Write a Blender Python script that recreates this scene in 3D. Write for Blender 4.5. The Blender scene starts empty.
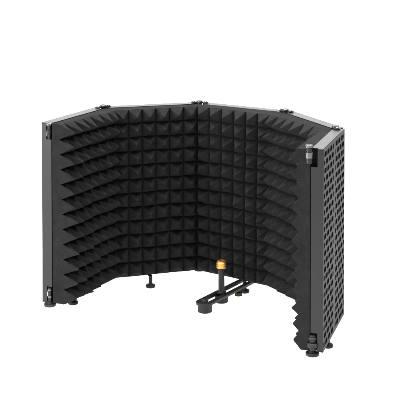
import bpy, bmesh, math, random
from mathutils import Vector, Matrix, noise
random.seed(7)
scene = bpy.context.scene
COL = scene.collection
PI = math.pi

# ------------------------------------------------------------------ materials
def new_mat(name):
    m = bpy.data.materials.new(name); m.use_nodes = True
    nt = m.node_tree
    return m, nt, nt.nodes['Principled BSDF']

def surface(name, col, rough, metal=0.0, spec=0.5, var=0.15, scale=60.0, bump=0.0, bscale=800.0, rvar=0.08, dust=0.0, dist=0.001):
    m, nt, b = new_mat(name)
    N, L = nt.nodes, nt.links
    tc = N.new('ShaderNodeTexCoord')
    n1 = N.new('ShaderNodeTexNoise'); n1.inputs['Scale'].default_value = scale
    n1.inputs['Detail'].default_value = 6; n1.inputs['Roughness'].default_value = .65
    L.new(tc.outputs['Object'], n1.inputs['Vector'])
    rp = N.new('ShaderNodeValToRGB')
    rp.color_ramp.elements[0].position = .3; rp.color_ramp.elements[1].position = .7
    rp.color_ramp.elements[0].color = tuple(c*(1-var) for c in col)+(1,)
    rp.color_ramp.elements[1].color = tuple(c*(1+var) for c in col)+(1,)
    L.new(n1.outputs['Fac'], rp.inputs['Fac'])
    out = rp.outputs['Color']
    if dust:
        n3 = N.new('ShaderNodeTexNoise'); n3.inputs['Scale'].default_value = 1500; n3.inputs['Detail'].default_value = 1
        L.new(tc.outputs['Object'], n3.inputs['Vector'])
        r3 = N.new('ShaderNodeValToRGB'); r3.color_ramp.elements[0].position = .62; r3.color_ramp.elements[1].position = .78
        r3.color_ramp.elements[0].color = (0,0,0,1); r3.color_ramp.elements[1].color = (dust,dust,dust,1)
        L.new(n3.outputs['Fac'], r3.inputs['Fac'])
        mx = N.new('ShaderNodeMix'); mx.data_type = 'RGBA'; mx.blend_type = 'ADD'; mx.inputs['Factor'].default_value = 1
        L.new(out, mx.inputs['A']); L.new(r3.outputs['Color'], mx.inputs['B']); out = mx.outputs['Result']
    L.new(out, b.inputs['Base Color'])
    mr = N.new('ShaderNodeMapRange')
    mr.inputs['To Min'].default_value = max(0, rough-rvar); mr.inputs['To Max'].default_value = min(1, rough+rvar)
    L.new(n1.outputs['Fac'], mr.inputs['Value']); L.new(mr.outputs['Result'], b.inputs['Roughness'])
    b.inputs['Metallic'].default_value = metal
    b.inputs['Specular IOR Level'].default_value = spec
    if bump:
        n2 = N.new('ShaderNodeTexNoise'); n2.inputs['Scale'].default_value = bscale; n2.inputs['Detail'].default_value = 3
        L.new(tc.outputs['Object'], n2.inputs['Vector'])
        bp = N.new('ShaderNodeBump'); bp.inputs['Strength'].default_value = bump; bp.inputs['Distance'].default_value = dist
        L.new(n2.outputs['Fac'], bp.inputs['Height']); L.new(bp.outputs['Normal'], b.inputs['Normal'])
    return m

FOAM = surface('black_open_cell_foam', (.0180,.0180,.0182), .95, 0, .05, .25, 45, .8, 750, .04, dust=.016, dist=.0016)
FOAM.node_tree.nodes['Principled BSDF'].inputs['Sheen Weight'].default_value = .0
FRAME = surface('satin_black_powder_coat', (.010,.010,.0102), .34, 0, .40, .14, 30, .16, 1500, .05)
SHEET = surface('perforated_steel_coat', (.011,.011,.0113), .55, 0, .18, .10, 30, .10, 1600, .05)
STEEL = surface('brushed_steel', (.17,.17,.175), .32, 1, .5, .08, 120, .05, 900)
DARKSTEEL = surface('blackened_steel', (.022,.022,.023), .36, .4, .5, .15, 90, .05, 900)
PLASTIC = surface('black_moulded_plastic', (.008,.008,.0085), .45, 0, .3, .15, 60, .10, 1500)
RUBBER = surface('black_rubber', (.011,.011,.011), .6, 0, .3, .2, 60, .2, 1200)
BARMAT = surface('black_anodised_bar', (.007,.007,.0075), .40, .0, .3, .12, 60, .06, 1500)
BRASS = surface('polished_brass', (.56,.31,.085), .36, 1, .5, .06, 150, .05, 900)
OLDBRASS = surface('dull_brass', (.045,.035,.016), .4, 1, .5, .2, 200, .05, 900)
WHITE = surface('white_translucent_acrylic', (.90,.90,.90), .9, 0, .2, .006, 3, 0)
def make_translucent(m):      # added translucency: unseen lamps below and behind wash out the shadows
    nt = m.node_tree; N, L = nt.nodes, nt.links
    b = N['Principled BSDF']; o = N['Material Output']
    t = N.new('ShaderNodeBsdfTranslucent'); t.inputs['Color'].default_value = (.9,.9,.9,1)
    mx = N.new('ShaderNodeMixShader'); mx.inputs['Fac'].default_value = .5
    L.new(b.outputs['BSDF'], mx.inputs[1]); L.new(t.outputs['BSDF'], mx.inputs[2]); L.new(mx.outputs['Shader'], o.inputs['Surface'])
make_translucent(WHITE)

# ------------------------------------------------------------------ mesh helpers
def finish(name, bm, mat, parent=None, smooth=30, bevel=0.0, segs=2, recalc=True):
    if recalc: bmesh.ops.recalc_face_normals(bm, faces=bm.faces)
    me = bpy.data.meshes.new(name); bm.to_mesh(me); bm.free()
    me.materials.append(mat)
    o = bpy.data.objects.new(name, me); COL.objects.link(o)
    if smooth:
        for p in me.polygons: p.use_smooth = True
        me.set_sharp_from_angle(angle=math.radians(smooth))
    if bevel:
        md = o.modifiers.new('edge', 'BEVEL'); md.width = bevel; md.segments = segs
        md.limit_method = 'ANGLE'; md.angle_limit = math.radians(40); md.harden_normals = False
    if parent: o.parent = parent
    return o

def box(bm, x0, x1, y0, y1, z0, z1):
    v = [bm.verts.new((x, y, z)) for x in (x0, x1) for y in (y0, y1) for z in (z0, z1)]
    for f in ((0,1,3,2),(4,6,7,5),(0,4,5,1),(2,3,7,6),(0,2,6,4),(1,5,7,3)):
        bm.faces.new([v[i] for i in f])

def lathe(bm, prof, n=32, cx=0, cy=0, knurl=0.0, teeth=0):
    """prof: list of (r, z) bottom to top; r=0 ends closed"""
    rings = []
    for r, z in prof:
        if r <= 1e-7: rings.append([bm.verts.new((cx, cy, z))]); continue
        ring = []
        for k in range(n):
            a = 2*PI*k/n
            rr = r
            if knurl and teeth: rr = r*(1 - knurl*(0.5+0.5*math.cos(a*teeth)))
            ring.append(bm.verts.new((cx+rr*math.cos(a), cy+rr*math.sin(a), z)))
        rings.append(ring)
    for a, b in zip(rings, rings[1:]):
        for k in range(n):
            k2 = (k+1) % n
            if len(a) == 1 and len(b) == 1: continue
            if len(a) == 1: bm.faces.new((a[0], b[k], b[k2]))
            elif len(b) == 1: bm.faces.new((a[k], a[k2], b[0]))
            else: bm.faces.new((a[k], a[k2], b[k2], b[k]))

def hexprism(bm, r, z0, z1, cx=0, cy=0):
    lathe(bm, [(0,z0),(r,z0),(r,z1),(0,z1)], 6, cx, cy)

# ------------------------------------------------------------------ plan of the shield
H, T, W = .32, .0212, .1877
P = [(-.2645,-.0071), (-.1847,.1628), (-.0047,.2160), (.1531,.1145), (.2252,-.0588), (.1703,-.2383)]
ANG = [math.atan2(P[i+1][1]-P[i][1], P[i+1][0]-P[i][0]) for i in range(5)]
BEND = [ANG[i]-ANG[i+1] for i in range(4)]
GROUND = -.0225

shield = bpy.data.objects.new('microphone_isolation_shield', None); COL.objects.link(shield)
shield.empty_display_size = .05
shield.location = (0, 0, GROUND)
shield['label'] = 'black foldable five-panel microphone isolation shield lined with pyramid foam, standing on white'
shield['category'] = 'isolation shield'
BASE = Vector((0, 0, -GROUND))

def panel_matrix(i):
    # local axes: x along the panel, y inward (towards the microphone), z up -> mirrored frame avoided by using -y
    return P[i], ANG[i]
# local coordinates of a panel: u = x, v (inward) = -y
def place(o, x, y, rz, z=0.0):
    o.location = (x+BASE.x, y+BASE.y, z+BASE.z); o.rotation_euler = (0, 0, rz)

# ------------------------------------------------------------------ panel frame (folded tray)
NU, NV, NZ = .0085, .0105, .029      # notch for the hinge barrel
def slab(bm, pts, axis, c0, c1):
    """extrude a flat outline; axis 'x': pts are (y,z); axis 'z': pts are (x,y)"""
    f = (lambda p, c: (c, p[0], p[1])) if axis == 'x' else (lambda p, c: (p[0], p[1], c))
    A = [bm.verts.new(f(p, c0)) for p in pts]; B = [bm.verts.new(f(p, c1)) for p in pts]
    bm.faces.new(A[::-1]); bm.faces.new(B)
    n = len(pts)
    for k in range(n): bm.faces.new((A[k], A[(k+1)%n], B[(k+1)%n], B[k]))
def frame_bm():
    bm = bmesh.new()
    th = .0016; lip = .0045
    g = .0008                         # hair gap between panels
    yo, ym, yi = T-.00125, NV, 0.0    # the perforated sheet lies at the outer side
    for s in (0, 1):
        def X(a, b):
            return (g+a, g+b) if s == 0 else (W-g-b, W-g-a)
        x0, x1 = X(0, th)
        slab(bm, [(yo,th),(yo,H-th),(ym,H-th),(ym,H-NZ),(yi,H-NZ),(yi,NZ),(ym,NZ),(ym,th)], 'x', x0, x1)   # end flange with both notches
        x0, x1 = X(th, th+lip); box(bm, x0, x1, yi+.0001, yi+th, NZ, H-NZ)   # inner lip
    for z0, z1, l0, l1 in ((0, th, th, th+lip), (H-th, H, H-th-lip, H-th)):
        slab(bm, [(g,yo),(W-g,yo),(W-g,ym),(W-g-NU,ym),(W-g-NU,yi),(g+NU,yi),(g+NU,ym),(g,ym)], 'z', z0, z1)
        box(bm, g+NU+th, W-g-NU-th, yi+.0001, yi+th, l0, l1)
    return bm

# ------------------------------------------------------------------ perforated sheet
def sheet_bm():
    bm = bmesh.new()
    rows = 24; ph = (H-.007)/rows; sh = .0086; c = .0020; mg = .0042; mid = .0115
    half = (W-2*mg-mid)/2
    pitch = half/3.5; sw = pitch*.77
    def slots(r):
        out = []
        for h in range(2):
            b = mg + h*(half+mid)
            if r % 2 == 0:
                cs = [(b+pitch*(k+.5)-sw/2, b+pitch*(k+.5)+sw/2) for k in range(3)]
                cs.append((b+pitch*3.5-sw/2, b+half-.0005))
            else:
                cs = [(b+.0005, b+sw/2)] + [(b+pitch*(k+1)-sw/2, b+pitch*(k+1)+sw/2) for k in range(3)]
                cs[-1] = (cs[-1][0], min(cs[-1][1], b+half))
            out += cs
        return out
    ub = {0.0009, W-.0009}; zb = {0.0, H}
    holes = []
    for r in range(rows):
        zc = .0035+ph*(r+.5)
        for a, b in slots(r):
            holes.append((a, b, zc-sh/2, zc+sh/2))
            cc = min(c, (b-a)*.4)
            ub |= {round(a,6), round(b,6), round(a+cc,6), round(b-cc,6)}
        zb |= {round(zc-sh/2,6), round(zc+sh/2,6), round(zc-sh/2+c,6), round(zc+sh/2-c,6)}
    def clean(s):
        s = sorted(s); o = [s[0]]
        for q in s[1:]:
            if q-o[-1] > 2e-5: o.append(q)
        return o
    ub, zb = clean(ub), clean(zb)
    vs = {}
    def V(i, j):
        if (i, j) not in vs: vs[(i, j)] = bm.verts.new((ub[i], 0, zb[j]))
        return vs[(i, j)]
    for j in range(len(zb)-1):
        zm = (zb[j]+zb[j+1])/2
        hs = [h for h in holes if h[2]-1e-5 < zm < h[3]+1e-5]
        for i in range(len(ub)-1):
            um = (ub[i]+ub[i+1])/2
            hit = None
            for h in hs:
                if h[0]-1e-5 < um < h[1]+1e-5: hit = h; break
            q = [V(i,j), V(i+1,j), V(i+1,j+1), V(i,j+1)]
            if hit is None: bm.faces.new(q); continue
            cc = min(c, (hit[1]-hit[0])*.4)
            lo, hi = um < hit[0]+cc, um > hit[1]-cc
            bo, to = zm < hit[2]+c, zm > hit[3]-c
            # fill the cut corner: metal where the point lies outside the chamfer
            if (lo or hi) and (bo or to):
                du = (um-hit[0]) if lo else (hit[1]-um)
                dz = (zm-hit[2]) if bo else (hit[3]-zm)
                if du/cc + dz/c < .95: bm.faces.new(q)
                elif du/cc + dz/c < 1.05:
                    k = {(True,True):(0,1,3), (False,True):(0,1,2), (True,False):(0,2,3), (False,False):(1,2,3)}[(lo, bo)]
                    bm.faces.new([q[t] for t in k])
    bmesh.ops.delete(bm, geom=[v for v in bm.verts if not v.link_faces], context='VERTS')
    return bm

# ------------------------------------------------------------------ foam
ROWS = 12
DEPTH = [(.016,.025), (.030,.031), (.023,.025), (.034,.038), (.016,.018), (.020,.016)]   # valley depth (top, bottom) at each fold
CELLS = [(.5, 7.0), (0, 6.0), (0, 6.0), (0, 6.0), (0, 6.5)]
PYRS = [.034, .0200, .0185, .0235, .026, .0145]
def foam_bm(i):
    bm = bmesh.new()
    t0 = math.tan(BEND[i-1]/2) if i > 0 else 0.0
    t1 = math.tan(BEND[i]/2) if i < 4 else 0.0
    s0, s1 = CELLS[i]
    n = 12
    S = []
    k = math.floor(s0)
    q = s0
    step = 1.0/n
    m = int(round((s1-s0)*n))
    S = [s0+(s1-s0)*a/m for a in range(m+1)]
    R = [a/n for a in range(ROWS*n+1)]
    jit = {}
    for a in range(-1, 9):
        for b in range(ROWS+1):
            jx0 = .04 if (i > 0 and a == 0) or (i < 4 and a == int(s1-.01)) else .15     # calmer along the folds
            jit[(a,b)] = (random.uniform(-jx0,jx0), random.uniform(-.15,.15), random.uniform(.88,1.08), random.uniform(-.5,.5))
    edge = .0012
    def height(s, r):
        ca, cb = min(int(math.floor(s+1e-9)), 8), min(int(math.floor(r+1e-9)), ROWS-1)
        jx, jz, jh, tw = jit[(ca, cb)]
        x = (s-ca)*2-1; z = (r-cb)*2-1
        # move the tip a little
        def bend(w, j): return (w-j)/(1-j) if w > j else (w-j)/(1+j)
        x, z = bend(x, jx), bend(z, jz)
        d = max(abs(x), abs(z))
        h = 1-d
        h = h*(1-.10*math.sin(PI*h))            # slightly hollow flanks
        h = min(h, .965+.02*(h-.965)) if h > .965 else h
        groove = .15 if d > .995 and s0+.01 < s < s1-.01 and .01 < r < ROWS-.01 else 0.0    # narrow cut between the pyramids
        return max(h, 0.0)*jh - groove
    a_in = lambda f: 0 < f < 1
    grid = []
    ph1, ph2 = random.uniform(0,6), random.uniform(0,6)
    for s in S:
        colv = []
        f = (s-s0)/(s1-s0)
        for r in R:
            g = r/ROWS                                   # 0 bottom .. 1 top
            d0 = DEPTH[i][1]+(DEPTH[i][0]-DEPTH[i][1])*g
            d1 = DEPTH[i+1][1]+(DEPTH[i+1][0]-DEPTH[i+1][1])*g
            base = d0+(d1-d0)*f + .0007*math.sin(7*g+ph1)+.0006*math.sin(9*f+ph2)
            v = base + (PYRS[i]+(PYRS[i+1]-PYRS[i])*f)*height(s, r)
            ua = base*t0 + (.0001 if i > 0 else .0012)
            ue = W - base*t1 - (.0001 if i < 4 else .0012)
            u = ua+(ue-ua)*f
            z = .001+(H-.002)*g
            if 0 < g < 1: z += .0006*math.sin(11*f+5*g+ph2)
            # soft hollows along the long bottom and top cut
            if a_in(f) and 0 < g < 1:
                nv = noise.noise_vector(Vector((u*130+i*9, z*130, 3.1)))*.0004 + noise.noise_vector(Vector((u*45+i*5, z*45, 8.7)))*.0007
                u += nv.x; z += nv.y; v += nv.z
            colv.append(bm.verts.new((u, -v, z)))
        grid.append(colv)
    for a in range(len(S)-1):
        for b in range(len(R)-1):
            x0, x1, x2, x3 = grid[a][b], grid[a+1][b], grid[a+1][b+1], grid[a][b+1]
            # diagonals follow the ridges of each pyramid
            fx = (S[a]+S[a+1])/2 % 1-.5; fz = (R[b]+R[b+1])/2 % 1-.5
            if fx*fz > 0: bm.faces.new((x0,x1,x2)); bm.faces.new((x0,x2,x3))
            else: bm.faces.new((x0,x1,x3)); bm.faces.new((x1,x2,x3))
    # skirt back to the frame, in a few steps so that the cut sides wobble a little
    loop = [grid[a][0] for a in range(len(S))] + [grid[-1][b] for b in range(1, len(R))] \
         + [grid[a][-1] for a in range(len(S)-2, -1, -1)] + [grid[0][b] for b in range(len(R)-2, 0, -1)]
    vb = .0014
    prev = loop
    for st in (.35, .7, 1.0):
        cur = []
        for q in loop:
            v = -q.co.y; vv = v+(vb-v)*st
            f = 0 if W/2 > q.co.x else 1
            u = q.co.x
            if f == 0 and u < .03 and abs(u-(v*t0)) < .003: u = vv*t0+(u-v*t0)
            elif f == 1 and u > W-.03 and abs(u-(W-v*t1)) < .003: u = W-vv*t1+(u-(W-v*t1))
            w = .0005*math.sin(q.co.z*140+st*5) if st < 1 else 0
            du = w if (u < .002 or u > W-.002) else 0
            cur.append(bm.verts.new((u+du, -vv, q.co.z)))
        L = len(loop)
        for a in range(L):
            b = (a+1) % L
            bm.faces.new((prev[a], prev[b], cur[b], cur[a]))
        prev = cur
    bm.faces.new(prev)
    # the core that fills the tray
    box(bm, .0150, W-.0150, -.0014+.0002, T-.0030, .0022, H-.0022)
    return bm

# ------------------------------------------------------------------ feet
def foot_bm():
    bm = bmesh.new()
    lathe(bm, [(0,0),(.0080,0),(.0090,.0008),(.0090,.0042),(.0082,.0052),(.0050,.0058),(.0036,.0070),(.0034,.0225),(0,.0225)], 36)
    return bm
def tab_bm(reach):
    bm = bmesh.new()
    y0, y1 = min(-reach-.007, 0), T*.7
    box(bm, -.0038, .0038, y0+.006, y1, -.0016, -.0003)
    return bm

panels = []
fb = finish('panel', frame_bm(), FRAME, None, 25, .0004, 2)
sb = finish('perforated_sheet', sheet_bm(), SHEET, None, 0)
md = sb.modifiers.new('thickness', 'SOLIDIFY'); md.thickness = .0012; md.offset = 1
FOOT_AT = [(W*.5-.021, -.001), (W*.5-.012, .031), (W*.5+.027, .030), (W*.5, -.0107), (W*.5+.006, -.0107)]
ft = finish('foot', foot_bm(), RUBBER, None, 35)
for i in range(5):
    f = fb if i == 0 else fb.copy()
    s = sb if i == 0 else sb.copy()
    g = ft if i == 0 else ft.copy()
    if i: 
        for o in (f, s, g): COL.objects.link(o)
    f.parent = shield
    place(f, P[i][0], P[i][1], ANG[i])
    s.parent = f; s.location = (0, T-.0012, 0)
    pad = finish('foam_pad', foam_bm(i), FOAM, f, 24)
    u, v = FOOT_AT[i]
    g.parent = f; g.location = (u, -v, GROUND+.00005)
    tb = finish('foot_bracket', tab_bm(v), DARKSTEEL, f, 25, .0003)
    tb.location = (u, 0, 0)
    panels.append(f)

# ------------------------------------------------------------------ hinges
def leaf_bm(angles, top):
    """barrel + one leaf per panel, local origin on the hinge axis at the frame edge; z up"""
    bm = bmesh.new()
    return bm
def hinge(i, top):
    x, y = P[i]
    sides = []
    if i > 0: sides.append((ANG[i-1], -1))       # panel that ends here
    if i < 5: sides.append((ANG[i], 1))          # panel that starts here
    a0 = ANG[max(0, i-1)] if i == 5 else ANG[min(i, 4)]
    if 0 < i < 5: a0 = (ANG[i-1]+ANG[i])/2
    z = H if top else 0.0
    sg = 1 if top else -1
    end = i in (0, 5)
    # joint body: barrel and leaves
    bm = bmesh.new()
    off = .0048                                     # axis sits this far in from the free end, inside the notch
    bx, by = (0, 0)
    r = .0030 if i == 0 else .0048
    ext = .0012
    zs = sorted((-.0235*sg, ext*sg))
    lathe(bm, [(0,zs[0]),(r*.86,zs[0]),(r,zs[0]+.0006),(r,zs[0]+.008),(r*.8,zs[0]+.0086),(r*.8,zs[0]+.0096),(r,zs[0]+.0102),(r,zs[1]-.0006),(r*.86,zs[1]),(0,zs[1])], 28)
    for a, d in sides:
        ca, sa = math.cos(a), math.sin(a)
        b2 = bmesh.new()
        # leaf lies on the flange, and a tongue runs into the notch
        zl = sorted((.0003*sg, .0026*sg))
        if not end:
            box(b2, d*.0050 if d > 0 else -.0145, .0145 if d > 0 else -.0050, .0004, .0098, zl[0], zl[1])
            lathe(b2, [(0,0),(.0026,0),(.0027,.0010),(.0019,.0017),(0,.0017)] , 16, d*.0105, .0052)
            for vtx in b2.verts:
                pass
        zt = sorted((-.0060*sg, -.0200*sg))
        box(b2, min(d*.0042, d*.0100), max(d*.0042, d*.0100), .0012, .0040, zt[0], zt[1])
        M = Matrix.Rotation(a, 4, 'Z')
        # lift screw heads onto the leaf
        for isl in b2.verts:
            pass
        b2.transform(M)
        me = bpy.data.meshes.new('t'); b2.to_mesh(me); b2.free(); bm.from_mesh(me); bpy.data.meshes.remove(me)
    h = finish('hinge', bm, DARKSTEEL, shield, 30, .0003)
    ex = .0
    # free ends: barrel centred in the notch of the one panel
    lx = ly = 0
    if i == 0: lx, ly = .0036, .0062
    if i == 5: lx, ly = (-.0010, -.0030) if top else (-.0020, .0030)
    if 0 < i < 5: lx, ly = 0, .0040
    dx = lx*math.cos(a0)-ly*math.sin(a0); dy = lx*math.sin(a0)+ly*math.cos(a0)
    place(h, x+dx, y+dy, 0, z+(-.0058 if (i == 0 and top) else .0028 if (end and not top) else 0))
    if top:
        # bright cap screw with a hex socket
        c = bmesh.new()
        R = .0062
        z0 = ext+.0002
        lathe(c, [(0,z0),(R*.92,z0),(R,z0+.0005),(R,z0+.0034),(R*.9,z0+.0042),(.0030,z0+.0043),(.0029,z0+.0018),(0,z0+.0018)], 32, knurl=.03, teeth=16)
        finish('cap_screw', c, STEEL, h, 28)
        sl = bmesh.new()
        lathe(sl, [(r+.0002,-.0150),(r+.0011,-.0147),(r+.0011,-.0060),(r+.0002,-.0057)], 30)
        finish('collar', sl, DARKSTEEL if i == 0 else STEEL, h, 30)
        if not end:
            for a, d in sides:
                s = bmesh.new()
                lathe(s, [(0,.0027),(.0030,.0027),(.0030,.0038),(.0022,.0046),(.0009,.0047),(.0008,.0040),(0,.0040)], 20, d*.0108, .0050)
                s.transform(Matrix.Rotation(a, 4, 'Z'))
                finish('screw', s, STEEL, h, 30)
    else:
        c = bmesh.new()
        lathe(c, [(0,-.0088),(.0098,-.0088),(.0108,-.0080),(.0108,-.0046),(.0100,-.0038),(.0062,-.0034),(.0046,-.0012),(0,-.0012)], 48, knurl=.02, teeth=24)
        finish('levelling_knob', c, PLASTIC if i else DARKSTEEL, h, 28)
        c = bmesh.new()
        hh = .0036 if i == 5 else .0
        lathe(c, [(r+.0002,.0040),(.0080,.0042),(.0088,.0048),(.0088,.0112),(.0080,.0118),(r+.0002,.0120)] if end and i == 5 else
                 [(r+.0002,.0060),(.0042,.0062),(.0042,.0094),(r+.0002,.0096)], 30)
        finish('collar', c, STEEL if i == 0 else FRAME, h, 30)
        if i == 0:
            c = bmesh.new()
            lathe(c, [(r+.0002,.0176)]+[(.0033+.0012*math.sin(PI*k/8),.0176+.0040*k/8) for k in range(9)]+[(r+.0002,.0216)], 30)
            finish('collar', c, STEEL, h, 30)
        if i == 5:
            c = bmesh.new()
            lathe(c, [(r+.0002,.0165),(.0066,.0166),(.0070,.0172),(.0070,.0200),(.0062,.0206),(r+.0002,.0207)], 30)
            finish('collar', c, DARKSTEEL, h, 30)
    return h
for i in range(6):
    hinge(i, True); hinge(i, False)

# ------------------------------------------------------------------ microphone mount bar
a3 = ANG[2]
mx, my = (P[2][0]+P[3][0])/2, (P[2][1]+P[3][1])/2
def bar_bm():
    bm = bmesh.new()
    w, z0, z1 = .0150, -.0078, -.0032
    ys, ye = .012, -.165           # local y: -v
    n = 14
    outer = [(-w, ys), (w, ys)]
    outer = []
    for k in range(n+1):
        a = -PI/2 + 0
    # outline with a round front end; slot hole in the middle
    def ring(hw, y0, y1, round0):
        pts = []
        for k in range(n+1):
            a = PI+PI*k/n
            pts.append((hw*math.cos(a), y1+hw*math.sin(a)))      # front end
        for k in range(n+1):
            a = PI*k/n
            if round0: pts.append((hw*math.cos(a), y0+hw*math.sin(a)))
            else:
                pts.append((hw*(1-2*k/n), y0+hw))
        return pts
    o = ring(w, ys-w, ye, False)
    s = ring(.0062, -.012, ye+.006, True)
    vo = [[bm.verts.new((p[0], p[1], z)) for p in o] for z in (z0, z1)]
    vi = [[bm.verts.new((p[0], p[1], z)) for p in s] for z in (z0, z1)]
    m = len(o)
    for k in range(m):
        k2 = (k+1) % m
        bm.faces.new((vo[1][k], vo[1][k2], vi[1][k2], vi[1][k]))
        bm.faces.new((vo[0][k2], vo[0][k], vi[0][k], vi[0][k2]))
        bm.faces.new((vo[0][k], vo[0][k2], vo[1][k2], vo[1][k]))
        bm.faces.new((vi[0][k2], vi[0][k], vi[1][k], vi[1][k2]))
    bmesh.ops.remove_doubles(bm, verts=bm.verts, dist=1e-6)
    return bm
bar = finish('mount_bar', bar_bm(), BARMAT, shield, 30, .0005)
BO = .0235
place(bar, mx+BO*math.cos(a3), my+BO*math.sin(a3), a3)

def knob_bm(r, z0, z1, teeth=28, kn=.035):
    bm = bmesh.new()
    lathe(bm, [(0,z0),(r*.9,z0),(r,z0+.001),(r,z1-.001),(r*.93,z1),(0,z1)], teeth*4, knurl=kn, teeth=teeth)
    return bm
k1 = finish('thumb_knob', knob_bm(.0128, GROUND+.0003, -.0080), PLASTIC, bar, 25); k1.location = (0, -.163, 0)
k2 = finish('thumb_knob', knob_bm(.0122, -.0200, -.0080), PLASTIC, bar, 25); k2.location = (0, -.107, 0)
w = bmesh.new(); lathe(w, [(0,-.0031),(.0060,-.0031),(.0064,-.0026),(.0064,-.0016),(.0040,-.0010),(.0038,.0004),(0,.0006)], 28)
k3 = finish('bolt', w, DARKSTEEL, bar, 30); k3.location = (0, -.163, 0)
p = bmesh.new()
lathe(p, [(0,-.0031),(.0085,-.0031),(.0088,-.0026),(.0088,-.0012),(.0078,-.0006),(.0058,.0000),(.0055,.0030),(.0055,.0400),(.0050,.0408),(0,.0408)], 32)
post = finish('post', p, BARMAT, bar, 30); post.location = (0, -.107, 0)
b = bmesh.new()
prof = [(0,.0412),(.0078,.0412),(.0086,.0418)]
z = .0420
prof = [(0,.0400),(.0080,.0400),(.0086,.0405)]
for k in range(3):                                      # rolled grip bands
    z0 = .0408+.0035*k
    prof += [(.0088,z0),(.0092,z0+.0004),(.0092,z0+.0030),(.0088,z0+.0034)]
prof += [(.0080,.0516),(.0080,.0534),(.0076,.0540),(.0052,.0541),(.0049,.0500),(0,.0500)]
lathe(b, prof, 112, knurl=.025, teeth=28)
ad = finish('thread_adapter', b, BRASS, bar, 25); ad.location = (0, -.107, .0024)
ad['label'] = 'gold brass thread adapter on the post'
b = bmesh.new(); hexprism(b, .0078, -.0205, -.0135); lathe(b, [(0,-.0135),(.0040,-.0135),(.0040,-.0067),(0,-.0067)], 20)
nt = finish('nut', b, OLDBRASS, bar, 20, .0006); nt.location = (.0080, -.060, .0012)
nt['label'] = 'dull brass nut under the bar'

# ------------------------------------------------------------------ white translucent sweep
bm = bmesh.new()
pts = [(-3.2, 0)]
for k in range(9): pts.append((-3.2+ (2.6+3.2)*(k+1)/9, 0))
for k in range(1, 13):
    a = PI/2*k/12; pts.append((2.6+1.2*math.sin(a), 1.2-1.2*math.cos(a)))
pts.append((3.8, 3.4))
rows = []
for y, z in pts:
    rows.append([bm.verts.new((x*1.0, y, z)) for x in (-9,-4.5,0,4.5,9)])
for a, b in zip(rows, rows[1:]):
    for k in range(4): bm.faces.new((a[k], a[k+1], b[k+1], b[k]))
sweep = finish('backdrop', bm, WHITE, None, 60)
sweep.location = (0, 0, GROUND)
sweep['kind'] = 'structure'; sweep['label'] = 'plain white seamless surface under and behind the shield'

# ------------------------------------------------------------------ light
wd = bpy.data.worlds.new('World'); scene.world = wd; wd.use_nodes = True
bg = wd.node_tree.nodes['Background']
bg.inputs['Color'].default_value = (1, 1, 1, 1); bg.inputs['Strength'].default_value = .28

def area(name, loc, target, sx, sy, power):
    l = bpy.data.lights.new(name, 'AREA'); l.shape = 'RECTANGLE'; l.size = sx; l.size_y = sy; l.energy = power
    o = bpy.data.objects.new(name, l); COL.objects.link(o); o.location = loc
    o.rotation_euler = (Vector(target)-Vector(loc)).to_track_quat('-Z', 'Y').to_euler()
    return o
area('overhead_softbox', (0, .25, 2.3), (0, .1, 0), 2.6, 2.2, 185)
area('side_softbox', (-2.7, -1.25, .95), (0, -.1, .12), 1.5, 1.5, 120)
area('front_softbox', (.5, -3.0, 1.5), (0, 0, .1), 1.2, 1.0, 12)
area('under_sheet_fill', (0, .6, -1.6), (0, .6, 0), 11, 7, 580)  # added unseen fill, shines up through the sheet to erase contact shadows
area('behind_sheet_fill', (0, 5.6, 1.4), (0, 3.6, 1.2), 13, 3.4, 820)  # added out of view behind the sweep to keep its wall pure white

# ------------------------------------------------------------------ camera
cd = bpy.data.cameras.new('camera'); cam = bpy.data.objects.new('camera', cd); COL.objects.link(cam)
cam.location = (0, -2.04677, .67249)
cam.rotation_euler = (math.radians(90-2.0003), 0, 0)
cd.sensor_fit = 'HORIZONTAL'; cd.sensor_width = 36; cd.lens = 105.091
cd.shift_x = -.00416; cd.shift_y = -.59198
cd.clip_start = .05; cd.clip_end = 100
scene.camera = cam

scene.view_settings.view_transform = 'Standard'; scene.view_settings.look = 'None'
scene.view_settings.exposure = 0; scene.view_settings.gamma = 1
scene.cycles.max_bounces = 8; scene.cycles.diffuse_bounces = 4
